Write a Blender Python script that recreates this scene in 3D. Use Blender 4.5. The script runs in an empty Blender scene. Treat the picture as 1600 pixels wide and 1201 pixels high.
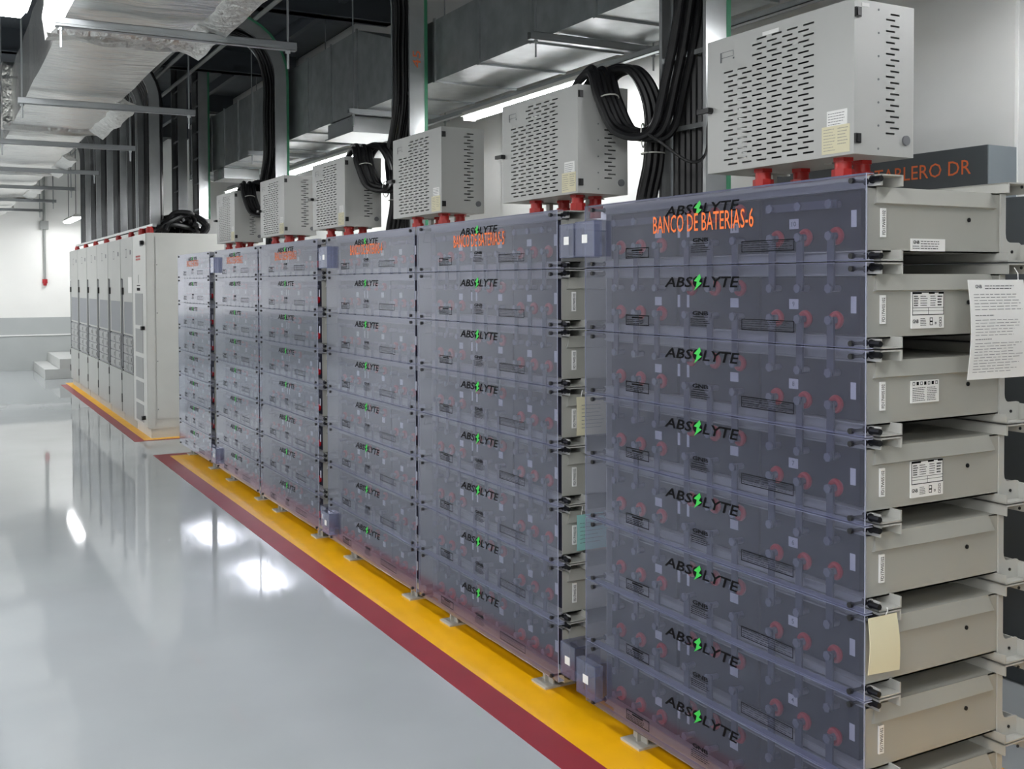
import bpy, math, random
from mathutils import Matrix, Vector
random.seed(7)
PI = math.pi
S = bpy.context.scene
COL = S.collection

# ------------------------------------------------------------------ camera
F = 1650.0                                   # focal length in pixels of a 1600 wide frame
camd = bpy.data.cameras.new('camera'); cam = bpy.data.objects.new('camera', camd); COL.objects.link(cam)
d1 = Vector(((-108 - 800) / F, -(445 - 480) / F, -1)).normalized()
x2 = 800 + (F * F + (445 - 480) * (430 - 480)) / 908.0
d2 = Vector(((x2 - 800) / F, -(430 - 480) / F, -1)).normalized()
d2 = (d2 - d1 * d1.dot(d2)).normalized()
up = d2.cross(d1)
M = Matrix((d2, d1, up)).to_4x4()
M.translation = Vector((-2.06, 0, 1.6))
cam.matrix_world = M
camd.sensor_fit = 'HORIZONTAL'; camd.sensor_width = 36.0; camd.lens = F / 1600 * 36.0
camd.shift_y = -(600.5 - 480) / 1600.0
camd.clip_start = 0.05; camd.clip_end = 100
S.camera = cam

# ------------------------------------------------------------------ world and exposure
w = bpy.data.worlds.new('world'); S.world = w; w.use_nodes = True
w.node_tree.nodes['Background'].inputs[0].default_value = (0.5, 0.52, 0.55, 1)
w.node_tree.nodes['Background'].inputs[1].default_value = 0.05
S.view_settings.view_transform = 'Standard'; S.view_settings.look = 'None'
S.view_settings.gamma = 1.0; S.view_settings.use_curve_mapping = False
S.view_settings.exposure = 1.0
try:
    S.cycles.transparent_max_bounces = 20
    S.cycles.max_bounces = 10
    S.cycles.diffuse_bounces = 4
    S.cycles.glossy_bounces = 5
except Exception:
    pass
LAMP = 24.0          # emission of the lamp tubes

# ------------------------------------------------------------------ materials
def lin(c):
    if isinstance(c, str):
        c = c.lstrip('#'); c = [int(c[i:i + 2], 16) / 255 for i in (0, 2, 4)]
    return [(v / 12.92 if v <= 0.04045 else ((v + 0.055) / 1.055) ** 2.4) for v in c] + [1.0]

MATS = {}
def mat(name, col, rough=0.5, metal=0.0, noise=0.0, nscale=6.0, bump=0.0, bscale=(20, 20, 20), spec=0.5, coat=0.0):
    m = bpy.data.materials.new(name); m.use_nodes = True; nt = m.node_tree
    b = nt.nodes['Principled BSDF']; c = lin(col)
    b.inputs['Base Color'].default_value = c
    b.inputs['Roughness'].default_value = rough; b.inputs['Metallic'].default_value = metal
    b.inputs['Specular IOR Level'].default_value = spec
    if coat: b.inputs['Coat Weight'].default_value = coat; b.inputs['Coat Roughness'].default_value = 0.05
    if noise or bump:
        tc = nt.nodes.new('ShaderNodeTexCoord')
    if noise:
        n = nt.nodes.new('ShaderNodeTexNoise'); n.inputs['Scale'].default_value = nscale; n.inputs['Detail'].default_value = 4
        nt.links.new(tc.outputs['Object'], n.inputs['Vector'])
        r = nt.nodes.new('ShaderNodeMapRange'); r.inputs[1].default_value = 0.3; r.inputs[2].default_value = 0.7
        r.inputs[3].default_value = 1 - noise; r.inputs[4].default_value = 1 + noise
        nt.links.new(n.outputs['Fac'], r.inputs[0])
        mx = nt.nodes.new('ShaderNodeVectorMath'); mx.operation = 'SCALE'; mx.inputs[0].default_value = c[:3]
        nt.links.new(r.outputs[0], mx.inputs['Scale']); nt.links.new(mx.outputs[0], b.inputs['Base Color'])
    if bump:
        mp = nt.nodes.new('ShaderNodeMapping'); mp.inputs['Scale'].default_value = bscale
        nt.links.new(tc.outputs['Object'], mp.inputs[0])
        n2 = nt.nodes.new('ShaderNodeTexNoise'); n2.inputs['Scale'].default_value = 1.0; n2.inputs['Detail'].default_value = 3
        nt.links.new(mp.outputs[0], n2.inputs['Vector'])
        bp = nt.nodes.new('ShaderNodeBump'); bp.inputs['Strength'].default_value = bump; bp.inputs['Distance'].default_value = 0.02
        nt.links.new(n2.outputs['Fac'], bp.inputs['Height']); nt.links.new(bp.outputs[0], b.inputs['Normal'])
    MATS[name] = m
    return m

def emit(name, col, strength):
    m = bpy.data.materials.new(name); m.use_nodes = True; nt = m.node_tree
    b = nt.nodes['Principled BSDF']; b.inputs['Base Color'].default_value = lin(col)
    b.inputs['Emission Color'].default_value = lin(col); b.inputs['Emission Strength'].default_value = strength
    MATS[name] = m; return m

def clear_sheet(name, tint, haze_col, haze, rough):
    m = bpy.data.materials.new(name); m.use_nodes = True; nt = m.node_tree
    for n in list(nt.nodes): nt.nodes.remove(n)
    out = nt.nodes.new('ShaderNodeOutputMaterial')
    tr = nt.nodes.new('ShaderNodeBsdfTransparent'); tr.inputs[0].default_value = lin(tint)
    df = nt.nodes.new('ShaderNodeBsdfDiffuse'); df.inputs[0].default_value = lin(haze_col)
    gl = nt.nodes.new('ShaderNodeBsdfGlossy'); gl.inputs['Roughness'].default_value = rough
    gl.inputs['Color'].default_value = (0.87, 0.88, 0.94, 1)
    m1 = nt.nodes.new('ShaderNodeMixShader'); m1.inputs[0].default_value = haze
    nt.links.new(tr.outputs[0], m1.inputs[1]); nt.links.new(df.outputs[0], m1.inputs[2])
    lw = nt.nodes.new('ShaderNodeLayerWeight'); lw.inputs['Blend'].default_value = 0.5
    pw = nt.nodes.new('ShaderNodeMath'); pw.operation = 'POWER'; pw.inputs[1].default_value = 3.1
    nt.links.new(lw.outputs['Facing'], pw.inputs[0])
    ma = nt.nodes.new('ShaderNodeMath'); ma.operation = 'MULTIPLY_ADD'; ma.inputs[1].default_value = 0.95; ma.inputs[2].default_value = 0.03
    nt.links.new(pw.outputs[0], ma.inputs[0])
    m2 = nt.nodes.new('ShaderNodeMixShader')
    nt.links.new(ma.outputs[0], m2.inputs[0]); nt.links.new(m1.outputs[0], m2.inputs[1]); nt.links.new(gl.outputs[0], m2.inputs[2])
    nt.links.new(m2.outputs[0], out.inputs[0])
    MATS[name] = m; return m

mat('floor', '#acb1b3', 0.045, noise=0.05, nscale=1.2, bump=0.008, bscale=(3, 3, 3), spec=0.55)
mat('paint_yellow', '#eeb000', 0.4, noise=0.05, nscale=5)
mat('paint_red', '#8c2430', 0.42, noise=0.06, nscale=5)
mat('wall_white', '#e6e6e2', 0.55, noise=0.02, nscale=2)
mat('panel_white', '#d9dad8', 0.32, noise=0.03, nscale=2)
mat('wall_grey', '#a9adac', 0.6, noise=0.03, nscale=3)
mat('ceiling_dark', '#50565c', 0.8, noise=0.2, nscale=2)
mat('beam_dark', '#4a5057', 0.6)
mat('tray_steel', '#a2a29a', 0.42, noise=0.03, nscale=4)
mat('rail_steel', '#b4b4ae', 0.4)
mat('box_grey', '#b1b2af', 0.42, noise=0.02, nscale=5)
mat('box_dark_inside', '#1d1f22', 0.7)
mat('black', '#0e0f11', 0.45)
mat('black_gap', '#121315', 0.7)
mat('cell_dark', '#1f202b', 0.45, spec=0.3)
mat('post_lead', '#8d8f98', 0.35, metal=0.5)
mat('ring_red', '#d02028', 0.4)
mat('gland_red', '#b01f1b', 0.35)
mat('strap_lead', '#5f616c', 0.45, metal=0.3)
mat('label_white', '#e9e9e6', 0.6)
mat('label_cream', '#d9d3b4', 0.6)
mat('label_teal', '#8fc1bd', 0.6)
mat('print_black', '#0b0b0d', 0.8, spec=0.1)
mat('print_grey', '#6d6f72', 0.7)
mat('print_orange', '#f4762c', 0.6)
mat('print_orange_dim', '#dc6c3a', 0.6)
mat('print_green', '#35c24a', 0.5)
mat('print_red', '#c05048', 0.6)
mat('galv', '#a9aeaf', 0.36, metal=0.72, noise=0.14, nscale=9, bump=0.10, bscale=(5, 5, 5))
mat('galv_tray', '#cdd0d1', 0.22, metal=0.68, noise=0.08, nscale=7)
mat('strut', '#a7abad', 0.35, metal=0.7)
mat('foil', '#e4e4e1', 0.24, metal=0.92, bump=0.55, bscale=(2.2, 14, 6))
mat('foil_crumple', '#cfcfcb', 0.28, metal=0.9, bump=1.0, bscale=(22, 22, 22))
mat('green_film', '#3f8a66', 0.4)
mat('cable', '#141416', 0.42)
mat('tie', '#c9c9c2', 0.5)
mat('cab_grey', '#a6a8a4', 0.4, noise=0.02)
mat('cab_white', '#cccdc8', 0.4, noise=0.02)
mat('vent_grey', '#84878a', 0.6)
mat('mesh_grey', '#9a9c9b', 0.6)
mat('board_dark', '#4a4f53', 0.4, noise=0.04)
mat('board_side', '#7f878c', 0.4)
mat('concrete', '#b6b8b6', 0.6, noise=0.04)
mat('conduit_grey', '#8f928f', 0.5)
mat('flex_green', '#7d948a', 0.5)
mat('red_plastic', '#a8232a', 0.5)
mat('lamp_body', '#d8d8d4', 0.45)
emit('lamp_tube', '#fcfdff', LAMP)
clear_sheet('cover_clear', '#dbdce7', '#8f93a8', 0.05, 0.11)
clear_sheet('cover_small', '#eceef6', '#aeb3ca', 0.10, 0.12)
clear_sheet('cover_edge', '#e6e8f4', '#c9cdde', 0.55, 0.2)

# ------------------------------------------------------------------ mesh helpers
class MB:
    def __init__(s): s.v = []; s.f = []
    def add(s, vs, fs):
        o = len(s.v); s.v += [tuple(p) for p in vs]; s.f += [tuple(i + o for i in f) for f in fs]; return s
    def box(s, x0, x1, y0, y1, z0, z1):
        return s.add([(x0, y0, z0), (x1, y0, z0), (x1, y1, z0), (x0, y1, z0), (x0, y0, z1), (x1, y0, z1), (x1, y1, z1), (x0, y1, z1)],
                     [(0, 3, 2, 1), (4, 5, 6, 7), (0, 1, 5, 4), (1, 2, 6, 5), (2, 3, 7, 6), (3, 0, 4, 7)])
    def prism(s, poly, axis, a, b):
        # poly: 2-D points; axis 'x' -> (y,z), 'y' -> (x,z), 'z' -> (x,y)
        def P(p, t): return {'x': (t, p[0], p[1]), 'y': (p[0], t, p[1]), 'z': (p[0], p[1], t)}[axis]
        n = len(poly); vs = [P(p, a) for p in poly] + [P(p, b) for p in poly]
        fs = [tuple(range(n)), tuple(range(2 * n - 1, n - 1, -1))] + [(i, i + n, (i + 1) % n + n, (i + 1) % n) for i in range(n)]
        return s.add(vs, fs)
    def cyl(s, p, q, r, n=12, r2=None):
        p = Vector(p); q = Vector(q); d = (q - p).normalized()
        a = d.orthogonal().normalized(); b = d.cross(a); r2 = r if r2 is None else r2
        vs = []
        for c, rr in ((p, r), (q, r2)):
            for i in range(n):
                t = 2 * PI * i / n; vs.append(c + a * (rr * math.cos(t)) + b * (rr * math.sin(t)))
        fs = [tuple(range(n - 1, -1, -1)), tuple(range(n, 2 * n))] + [(i, (i + 1) % n, (i + 1) % n + n, i + n) for i in range(n)]
        return s.add(vs, fs)
    def tube(s, pts, r, n=8):
        pts = [Vector(p) for p in pts]; m = len(pts); rings = []
        t0 = (pts[1] - pts[0]).normalized(); a = t0.orthogonal().normalized()
        vs = []
        for i, p in enumerate(pts):
            t = (pts[min(i + 1, m - 1)] - pts[max(i - 1, 0)]).normalized()
            a = (a - t * a.dot(t)).normalized(); b = t.cross(a)
            for k in range(n):
                th = 2 * PI * k / n; vs.append(p + a * (r * math.cos(th)) + b * (r * math.sin(th)))
        fs = [(i * n + k, i * n + (k + 1) % n, (i + 1) * n + (k + 1) % n, (i + 1) * n + k) for i in range(m - 1) for k in range(n)]
        fs += [tuple(range(n - 1, -1, -1)), tuple((m - 1) * n + k for k in range(n))]
        return s.add(vs, fs)
    def torus(s, c, axis, R, r, n=18, m=8):
        c = Vector(c); d = Vector(axis).normalized(); a = d.orthogonal().normalized(); b = d.cross(a); vs = []
        for i in range(n):
            t = 2 * PI * i / n; u = a * math.cos(t) + b * math.sin(t)
            for k in range(m):
                h = 2 * PI * k / m; vs.append(c + u * (R + r * math.cos(h)) + d * (r * math.sin(h)))
        fs = [(i * m + k, ((i + 1) % n) * m + k, ((i + 1) % n) * m + (k + 1) % m, i * m + (k + 1) % m) for i in range(n) for k in range(m)]
        return s.add(vs, fs)
    def mesh(s, name, material):
        me = bpy.data.meshes.new(name); me.from_pydata(s.v, [], s.f); me.update()
        if material: me.materials.append(MATS[material])
        import bmesh
        bm = bmesh.new(); bm.from_mesh(me); bmesh.ops.recalc_face_normals(bm, faces=bm.faces); bm.to_mesh(me); bm.free()
        for p in me.polygons: p.use_smooth = True
        try: me.set_sharp_from_angle(angle=math.radians(35))
        except Exception: pass
        return me

def obj(name, me, parent=None, loc=(0, 0, 0), rot=None):
    o = bpy.data.objects.new(name, me); COL.objects.link(o); o.location = loc
    if rot: o.rotation_euler = rot
    if parent: o.parent = parent
    return o
def part(name, mb, material, parent, loc=(0, 0, 0)): return obj(name, mb.mesh(name, material), parent, loc)
def empty(name, loc=(0, 0, 0)):
    o = bpy.data.objects.new(name, None); COL.objects.link(o); o.location = loc; o.empty_display_size = 0.1; return o
def tag(o, label, cat, group=None, kind=None):
    o['label'] = label; o['category'] = cat
    if group: o['group'] = group
    if kind: o['kind'] = kind
    return o
def struct(name, mb, material, label=None, cat=None):
    o = obj(name, mb.mesh(name, material)); o['kind'] = 'structure'
    if label: o['label'] = label
    if cat: o['category'] = cat
    return o

_txt = {}
def text_polys(body, bold=0.0, shear=0.0, space=1.0):
    """letters of the built-in font as triangles/polys in the plane, cap height normalised to 1, centred in x"""
    k = (body, bold, shear, space)
    if k in _txt: return _txt[k]
    c = bpy.data.curves.new('t', 'FONT'); c.body = body; c.size = 1; c.offset = bold; c.shear = shear; c.space_character = space
    c.resolution_u = 2; c.fill_mode = 'FRONT'
    o = bpy.data.objects.new('t', c); COL.objects.link(o)
    dg = bpy.context.evaluated_depsgraph_get(); me = bpy.data.meshes.new_from_object(o.evaluated_get(dg))
    vs = [v.co.copy() for v in me.vertices]; fs = [tuple(p.vertices) for p in me.polygons]
    bpy.data.objects.remove(o); bpy.data.curves.remove(c); bpy.data.meshes.remove(me)
    x0 = min(v.x for v in vs); x1 = max(v.x for v in vs); y0 = min(v.y for v in vs); y1 = max(v.y for v in vs)
    vs = [((v.x - (x0 + x1) / 2) / (x1 - x0), (v.y - y0) / (y1 - y0)) for v in vs]
    _txt[k] = (vs, fs); return _txt[k]
def put_text(mb, body, fn, cx, cy, wdt, hgt, bold=0.0, shear=0.0, space=1.0, rot=False):
    """fn maps plane (right, up) to 3-D; text centred at cx, bottom at cy (rot: reads upward)"""
    vs, fs = text_polys(body, bold, shear, space)
    if rot: pts = [fn(cx - (v[1] - 0.5) * hgt, cy + v[0] * wdt) for v in vs]
    else: pts = [fn(cx + v[0] * wdt, cy + v[1] * hgt) for v in vs]
    mb.add(pts, fs)
def FX(x):   # plane facing -x: right on the print is -y
    return lambda u, v: (x, -u, v)
def FY(y):   # plane facing -y: right on the print is +x
    return lambda u, v: (u, y, v)
def rect(mb, fn, u0, u1, v0, v1): mb.add([fn(u0, v0), fn(u1, v0), fn(u1, v1), fn(u0, v1)], [(0, 1, 2, 3)])
def frame(mb, fn, u0, u1, v0, v1, t):
    rect(mb, fn, u0, u1, v0, v0 + t); rect(mb, fn, u0, u1, v1 - t, v1); rect(mb, fn, u0, u0 + t, v0, v1); rect(mb, fn, u1 - t, u1, v0, v1)
def lines(mb, fn, u0, u1, v0, v1, n, t, rnd):
    for i in range(n):
        v = v1 - (i + 0.5) * (v1 - v0) / n; e = u0 + (u1 - u0) * rnd.uniform(0.72, 1.0)
        u = u0
        while u < e:
            wl = min(rnd.uniform(0.06, 0.16) * (u1 - u0), e - u); rect(mb, fn, u, u + wl, v - t / 2, v + t / 2); u += wl + 0.025 * (u1 - u0)

def spline(pts, n=8):
    pts = [Vector(p) for p in pts]; P = [pts[0] * 2 - pts[1]] + pts + [pts[-1] * 2 - pts[-2]]; out = []
    for i in range(1, len(P) - 2):
        for k in range(n):
            t = k / n; a, b, c, d = P[i - 1], P[i], P[i + 1], P[i + 2]
            out.append(0.5 * ((2 * b) + (c - a) * t + (2 * a - 5 * b + 4 * c - d) * t * t + (3 * b - a - 3 * c + d) * t ** 3))
    out.append(pts[-1]); return out

# ------------------------------------------------------------------ the room
XL, XR, YN, YF, ZC = -5.6, 1.85, -3.5, 21.6, 4.3
struct('floor', MB().box(XL - .1, 4.0, YN - .1, YF + .1, -.1, 0), 'floor', 'glossy light grey epoxy floor', 'floor')
struct('ceiling', MB().box(XL - .1, 4.0, YN - .1, YF + .1, ZC, ZC + .1), 'ceiling_dark', 'dark ceiling above the ducts', 'ceiling')
struct('wall_left', MB().box(XL - .1, XL, YN, YF, 0, ZC), 'wall_white')
struct('wall_front', MB().box(XL - .1, 4.0, YN - .1, YN, 0, ZC), 'wall_white')
struct('wall_back', MB().box(XL - .1, 4.0, YF, YF + .1, 0, ZC), 'wall_white', 'white far end wall with grey lower band', 'wall')
struct('trim_1', MB().box(XL, XR, YF - .012, YF, 0, .985), 'wall_grey', 'grey lower band of the far end wall', 'dado')
struct('trim_2', MB().box(XL, XR, YF - .03, YF - .012, .645, .665), 'label_white', 'pale thin rail along the grey lower wall band', 'rail')
wr = struct('wall_right', MB().box(XR, XR + .12, 2.8, YF, 0, ZC), 'panel_white', 'white panelled wall behind the battery banks', 'wall')
pan = MB().box(XR - .02, XR, .004, 1.136, 0.02, ZC - .02).mesh('panel', 'panel_white')
for i in range(17): obj('panel', pan, wr, (0, 2.8 + i * 1.105 - .0, 0))
struct('wall_side', MB().box(2.6, 2.7, YN, 2.8, 0, ZC).box(XR + .12, 2.6, 2.8, 2.9, 0, ZC), 'board_dark', 'dark grey recess wall at right', 'wall')

# floor markings
struct('trim_3', MB().box(-.265, -.135, 0.6, 10.24, 0, .002).box(-.135, 1.0, 10.12, 10.24, 0, .002), 'paint_red', 'dark red painted floor line along the battery banks', 'floor marking')
struct('trim_4', MB().box(-.135, 1.0, 0.6, 10.12, 0, .002), 'paint_yellow', 'yellow painted floor zone under the battery banks', 'floor marking')
struct('trim_5', MB().box(-.27, -.17, 11.2, 18.2, 0, .002).box(-.17, 1.0, 11.2, 11.255, 0, .002), 'paint_red', 'dark red painted floor line along the tall cabinets', 'floor marking')
struct('trim_6', MB().box(-.17, 1.0, 11.255, 18.5, 0, .002), 'paint_yellow', 'yellow painted floor zone around the tall cabinets', 'floor marking')

# ceiling beams and joists
for i, y in enumerate((3.4, 6.4, 9.4, 12.4, 15.4, 18.4)):
    struct('beam_%d' % (i + 1), MB().box(-5.5, 1.8, y - .06, y + .06, 4.05, 4.3).box(-5.5, 1.8, y - .1, y + .1, 4.05, 4.065), 'beam_dark')
for i, x in enumerate((-3.6, -2.2, -.6, .3, 1.3)):
    struct('joist_%d' % (i + 1), MB().box(x - .03, x + .03, -3.4, 21.5, 4.18, 4.3), 'beam_dark')

# ------------------------------------------------------------------ battery banks
PITCH, Z0, HB = .224, .083, .65
YC = {6: 2.55, 5: 4.045, 4: 5.38, 3: 6.857, 2: 8.195, 1: 9.69}
POSTS = ((.5, .383, .265), (.108, -.005, -.12), (-.278, -.388, -.502))
VB, VT = .070, .154
G = {}
def build_shared():
    # steel tray, open at the front
    y0, y1 = -.62, .575
    t = MB()
    t.box(.04, .567, y0, y0 + .004, .025, .192).box(.04, .567, y1 - .004, y1, .025, .192)
    t.box(.04, .567, y0, y1, .025, .029).box(.04, .567, y0, y1, .188, .192).box(.563, .567, y0, y1, .025, .192)
    for yy, s in ((y0, -1), (y1, 1)):
        t.add([(.072, yy, .192), (.517, yy, .192), (.53, yy + s * .011, .150), (.06, yy + s * .011, .150), (.06, yy, .146), (.53, yy, .146)],
              [(0, 1, 2, 3), (3, 2, 5, 4), (0, 3, 4), (1, 5, 2)])
    G['tray'] = t.mesh('battery_module', 'tray_steel')
    def U(x0, x1, h1, h2, upw, ya=-.655, yb=.60, t=.005):
        m = MB(); z = (lambda v: v) if upw else (lambda v: PITCH - .002 - v)
        def bx(a, b, c, d): lo, hi = sorted((z(c), z(d))); m.box(a, b, ya, yb, lo, hi)
        bx(x0, x1, 0.001, t); bx(x0, x0 + t, 0.001, h1); bx(x1 - t, x1, 0.001, h2)
        return m
    G['front_rail_low'] = U(.05, .13, .026, .03, True).mesh('front_rail', 'rail_steel')
    G['front_rail_top'] = U(.05, .13, .030, .030, False).mesh('front_rail', 'rail_steel')
    G['rear_rail_low'] = U(.545, .642, .026, .050, True).mesh('rear_rail', 'rail_steel')
    G['rear_rail_top'] = U(.545, .642, .030, .030, False).mesh('rear_rail', 'rail_steel')
    poly = [(.553, .004), (.642, .004), (.642, .040)]
    for k in range(5):
        a = k / 4 * PI / 2; poly.append((.630 + .012 * math.cos(a), .044 + .012 * math.sin(a)))
    poly += [(.592, .056), (.582, .060), (.576, .068), (.574, .08), (.574, .19), (.553, .19)]
    rb = MB(); rb.prism(poly, 'y', -.626, -.621)
    G['rear_bracket'] = rb.mesh('rear_bracket', 'rail_steel')
    # clear cover: front sheet with folded top and bottom
    c = MB(); c.box(0, .003, -HB, HB, .0025, PITCH - .0025)
    G['cover'] = c.mesh('cover', 'cover_clear')
    e = MB(); e.box(.0032, .03, -HB, HB, PITCH - .0042, PITCH - .0022).box(.0032, .03, -HB, HB, .0022, .0042)
    e.box(.0001, .0031, -HB - .0012, -HB - .0001, .0025, PITCH - .0025).box(.0001, .0031, HB + .0001, HB + .0012, .0025, PITCH - .0025)
    G['cover_edge'] = e.mesh('cover_edge', 'cover_edge')
    G['knob'] = MB().cyl((-.006, 0, 0), (.004, 0, 0), .0075, 10).mesh('cover_knob', 'black')
    G['stud'] = MB().cyl((.004, 0, 0), (.05, 0, 0), .0045, 8).cyl((.05, 0, 0), (.0495, 0, 0), .01, 8).mesh('cover_stud', 'black')
    G['rod'] = MB().cyl((.046, 0, 0), (.05, 0, 0), .011, 10).cyl((.047, -.03, 0), (.047, 0, 0), .008, 8).mesh('rail_bolt', 'black')
    G['hole'] = MB().cyl((0, -.002, 0), (0, .001, 0), .006, 10).mesh('bolt_hole', 'black')
    G['hole_small'] = MB().cyl((0, -.002, 0), (0, .001, 0), .0045, 8).mesh('bolt_hole', 'black')
    # cells
    G['cell'] = MB().box(.062, .54, -.187, .187, .032, .186).mesh('cell', 'cell_dark')
    G['lid_seam'] = None
    G['post'] = MB().cyl((.026, 0, 0), (.062, 0, 0), .009, 12).cyl((.020, 0, 0), (.027, 0, 0), .013, 6).mesh('terminal_post', 'post_lead')
    G['ring'] = MB().torus((.052, 0, 0), (1, 0, 0), .017, .008, 18, 8).cyl((.05, 0, 0), (.061, 0, 0), .02, 14).mesh('terminal_ring', 'ring_red')
    G['strap'] = MB().box(.030, .036, -.012, .012, -.076, .078).mesh('connector_strap', 'strap_lead')
    G['topbar'] = MB().box(.030, .036, -.135, .135, -.011, .011).mesh('connector_bar', 'strap_lead')
    r = random.Random(3)
    # numbers on the cells
    G['num_label'] = MB().box(.0605, .0618, -.018, .018, -.014, .014).mesh('number_label', 'label_white')
    G['slim_label'] = MB().box(.0605, .0618, -.006, .006, -.02, .02).mesh('slim_label', 'label_white')
    G['edge_label'] = MB().box(.0385, .0398, -.009, .009, -.022, .022).mesh('edge_label', 'label_white')
    # cover prints
    fn = FX(-.0006)
    m = MB()
    put_text(m, 'ABS', fn, -.108, .157, .142, .032, bold=.015, shear=.22)
    put_text(m, 'LYTE', fn, .094, .157, .168, .032, bold=.015, shear=.22)
    n = 18; m.add([fn(-.014 + .023 * math.cos(2 * PI * k / n), .173 + .0175 * math.sin(2 * PI * k / n)) for k in range(n)], [tuple(range(n))])
    G['logo'] = m.mesh('logo_print', 'print_black')
    b = MB(); fb = FX(-.0012)
    b.add([fb(-.002, .198), fb(-.030, .176), fb(-.016, .174), fb(-.020, .160), fb(-.030, .146), fb(.008, .170), fb(-.006, .173), fb(.004, .186)], [(0, 1, 2, 6, 7), (2, 3, 4, 5, 6)])
    G['bolt'] = b.mesh('lightning_print', 'print_green')
    s = MB()
    frame(s, fn, -.395, -.264, .029, .064, .0032); rect(s, fn, -.36, -.30, .0525, .058)
    lines(s, fn, -.388, -.270, .033, .050, 3, .0024, r)
    G['warn'] = s.mesh('warning_print', 'print_black'); s = MB()
    put_text(s, 'GNB', fn, 0, .071, .075, .013, bold=.03); rect(s, fn, -.036, .036, .0655, .0675)
    lines(s, fn, -.045, .045, .038, .062, 4, .0022, r)
    G['maker'] = s.mesh('maker_print', 'print_black'); s = MB()
    frame(s, fn, .187, .400, .034, .066, .0024); lines(s, fn, .192, .394, .037, .063, 4, .0012, r)
    G['note'] = s.mesh('notice_print', 'print_black')
    # joined innards for the banks too far off to show single posts
    j = MB()
    for ci, cell in enumerate(POSTS):
        for y in cell:
            for v in (VB, VT): j.cyl((.024, y, v), (.062, y, v), .010, 8)
    G['posts_all'] = j.mesh('terminal_posts', 'post_lead')
    j = MB()
    for ci, cell in enumerate(POSTS):
        for y in cell: j.cyl((.05, y, VT if ci == 1 else VB), (.0615, y, VT if ci == 1 else VB), .021, 10)
    G['rings_all'] = j.mesh('terminal_rings', 'ring_red')
    j = MB()
    for cell in POSTS:
        for y in cell: j.box(.030, .036, y - .012, y + .012, -.006, .078)
    G['straps_all'] = j.mesh('connector_straps', 'strap_lead')
build_shared()

def side_sticker(code):
    m = MB(); f = FY(-.6262); put_text(m, code, f, .092, .100, .062, .011, bold=.01, rot=True); return m.mesh('serial_print', 'print_black')
SN = side_sticker('FD17W05102')
SLAB = MB().box(.083, .101, -.6258, -.6210, .063, .137).mesh('serial_label', 'label_white')
def plate_meshes(kind):
    r = random.Random(kind); f = FY(-.6262)
    if kind == 1:    # rating plate: boxed table and a strip of marks
        a = MB().box(.198, .322, -.6258, -.6210, .048, .145); p = MB()
        frame(p, f, .199, .321, .083, .1445, .002); rect(p, f, .199, .235, .139, .1445); rect(p, f, .262, .285, .139, .1445); rect(p, f, .300, .321, .139, .1445)
        lines(p, f, .205, .225, .106, .136, 5, .003, r); lines(p, f, .23, .258, .106, .136, 5, .002, r); lines(p, f, .268, .290, .106, .136, 5, .002, r); lines(p, f, .296, .316, .106, .136, 4, .004, r)
        rect(p, f, .199, .321, .102, .1032); rect(p, f, .199, .321, .094, .0950); rect(p, f, .260, .2612, .083, .103)
        put_text(p, 'GNB', f, .212, .062, .022, .010, bold=.03)
        frame(p, f, .266, .278, .056, .076, .002); rect(p, f, .268, .276, .064, .068); frame(p, f, .286, .292, .058, .064, .0015)
        for q in range(3): frame(p, f, .303, .312, .052 + q * .009, .059 + q * .009, .0015); 
        lines(p, f, .230, .254, .054, .076, 5, .0016, r)
    elif kind == 2:  # small caution sheet
        a = MB().box(.198, .304, -.6258, -.6210, .075, .134); p = MB()
        for q in range(7):
            (rect if q % 2 else lambda *z: frame(*z, .0015))(p, f, .202 + q * .0145, .211 + q * .0145, .122, .131)
        lines(p, f, .202, .252, .079, .117, 8, .0016, r); lines(p, f, .257, .300, .079, .117, 8, .0016, r)
    else:            # long maker's strip
        a = MB().box(.196, .325, -.6258, -.6210, .028, .061); p = MB()
        put_text(p, 'GNB', f, .213, .047, .024, .009, bold=.03); lines(p, f, .23, .32, .032, .057, 4, .0018, r); lines(p, f, .2, .226, .032, .044, 2, .0018, r)
    return a.mesh('rating_plate', 'label_white'), p.mesh('plate_print', 'print_black')
PLATE = {k: plate_meshes(k) for k in (1, 2, 3)}
NUMTXT = {}
def num_mesh(t):
    if t not in NUMTXT:
        m = MB(); put_text(m, t, FX(.0600), 0, -.007, .009 * len(t), .014, bold=.01); NUMTXT[t] = m.mesh('number_print', 'print_grey')
    return NUMTXT[t]

# feet and base of a bank
BASE = MB().box(.06, .12, -.60, .56, .055, .081).box(.52, .60, -.60, .56, .055, .081).mesh('base_frame', 'rail_steel')
FOOT = MB().box(.03, .17, -.055, .055, .002, .010).box(.06, .12, -.004, .004, .010, .058).box(.075, .081, -.04, .04, .010, .058).mesh('foot', 'rail_steel')
FOOTR = MB().box(.49, .63, -.055, .055, .002, .010).box(.52, .60, -.004, .004, .010, .058).mesh('foot', 'rail_steel')

BANK_LABEL = {
    6: 'grey battery bank nearest the camera, orange lettering BANCO DE BATERIAS-6 on its top cover',
    5: 'grey battery bank with orange BANCO DE BATERIAS-5 lettering and teal tag beside it',
    4: 'fourth battery bank from the far end, directly beyond the bank with the teal tag',
    3: 'third battery bank from the far end, dark gap on its near side',
    2: 'second battery bank from the far end, joined to the third without a gap',
    1: 'farthest and smallest-looking battery bank, beside the white cabinet side'}

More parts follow.
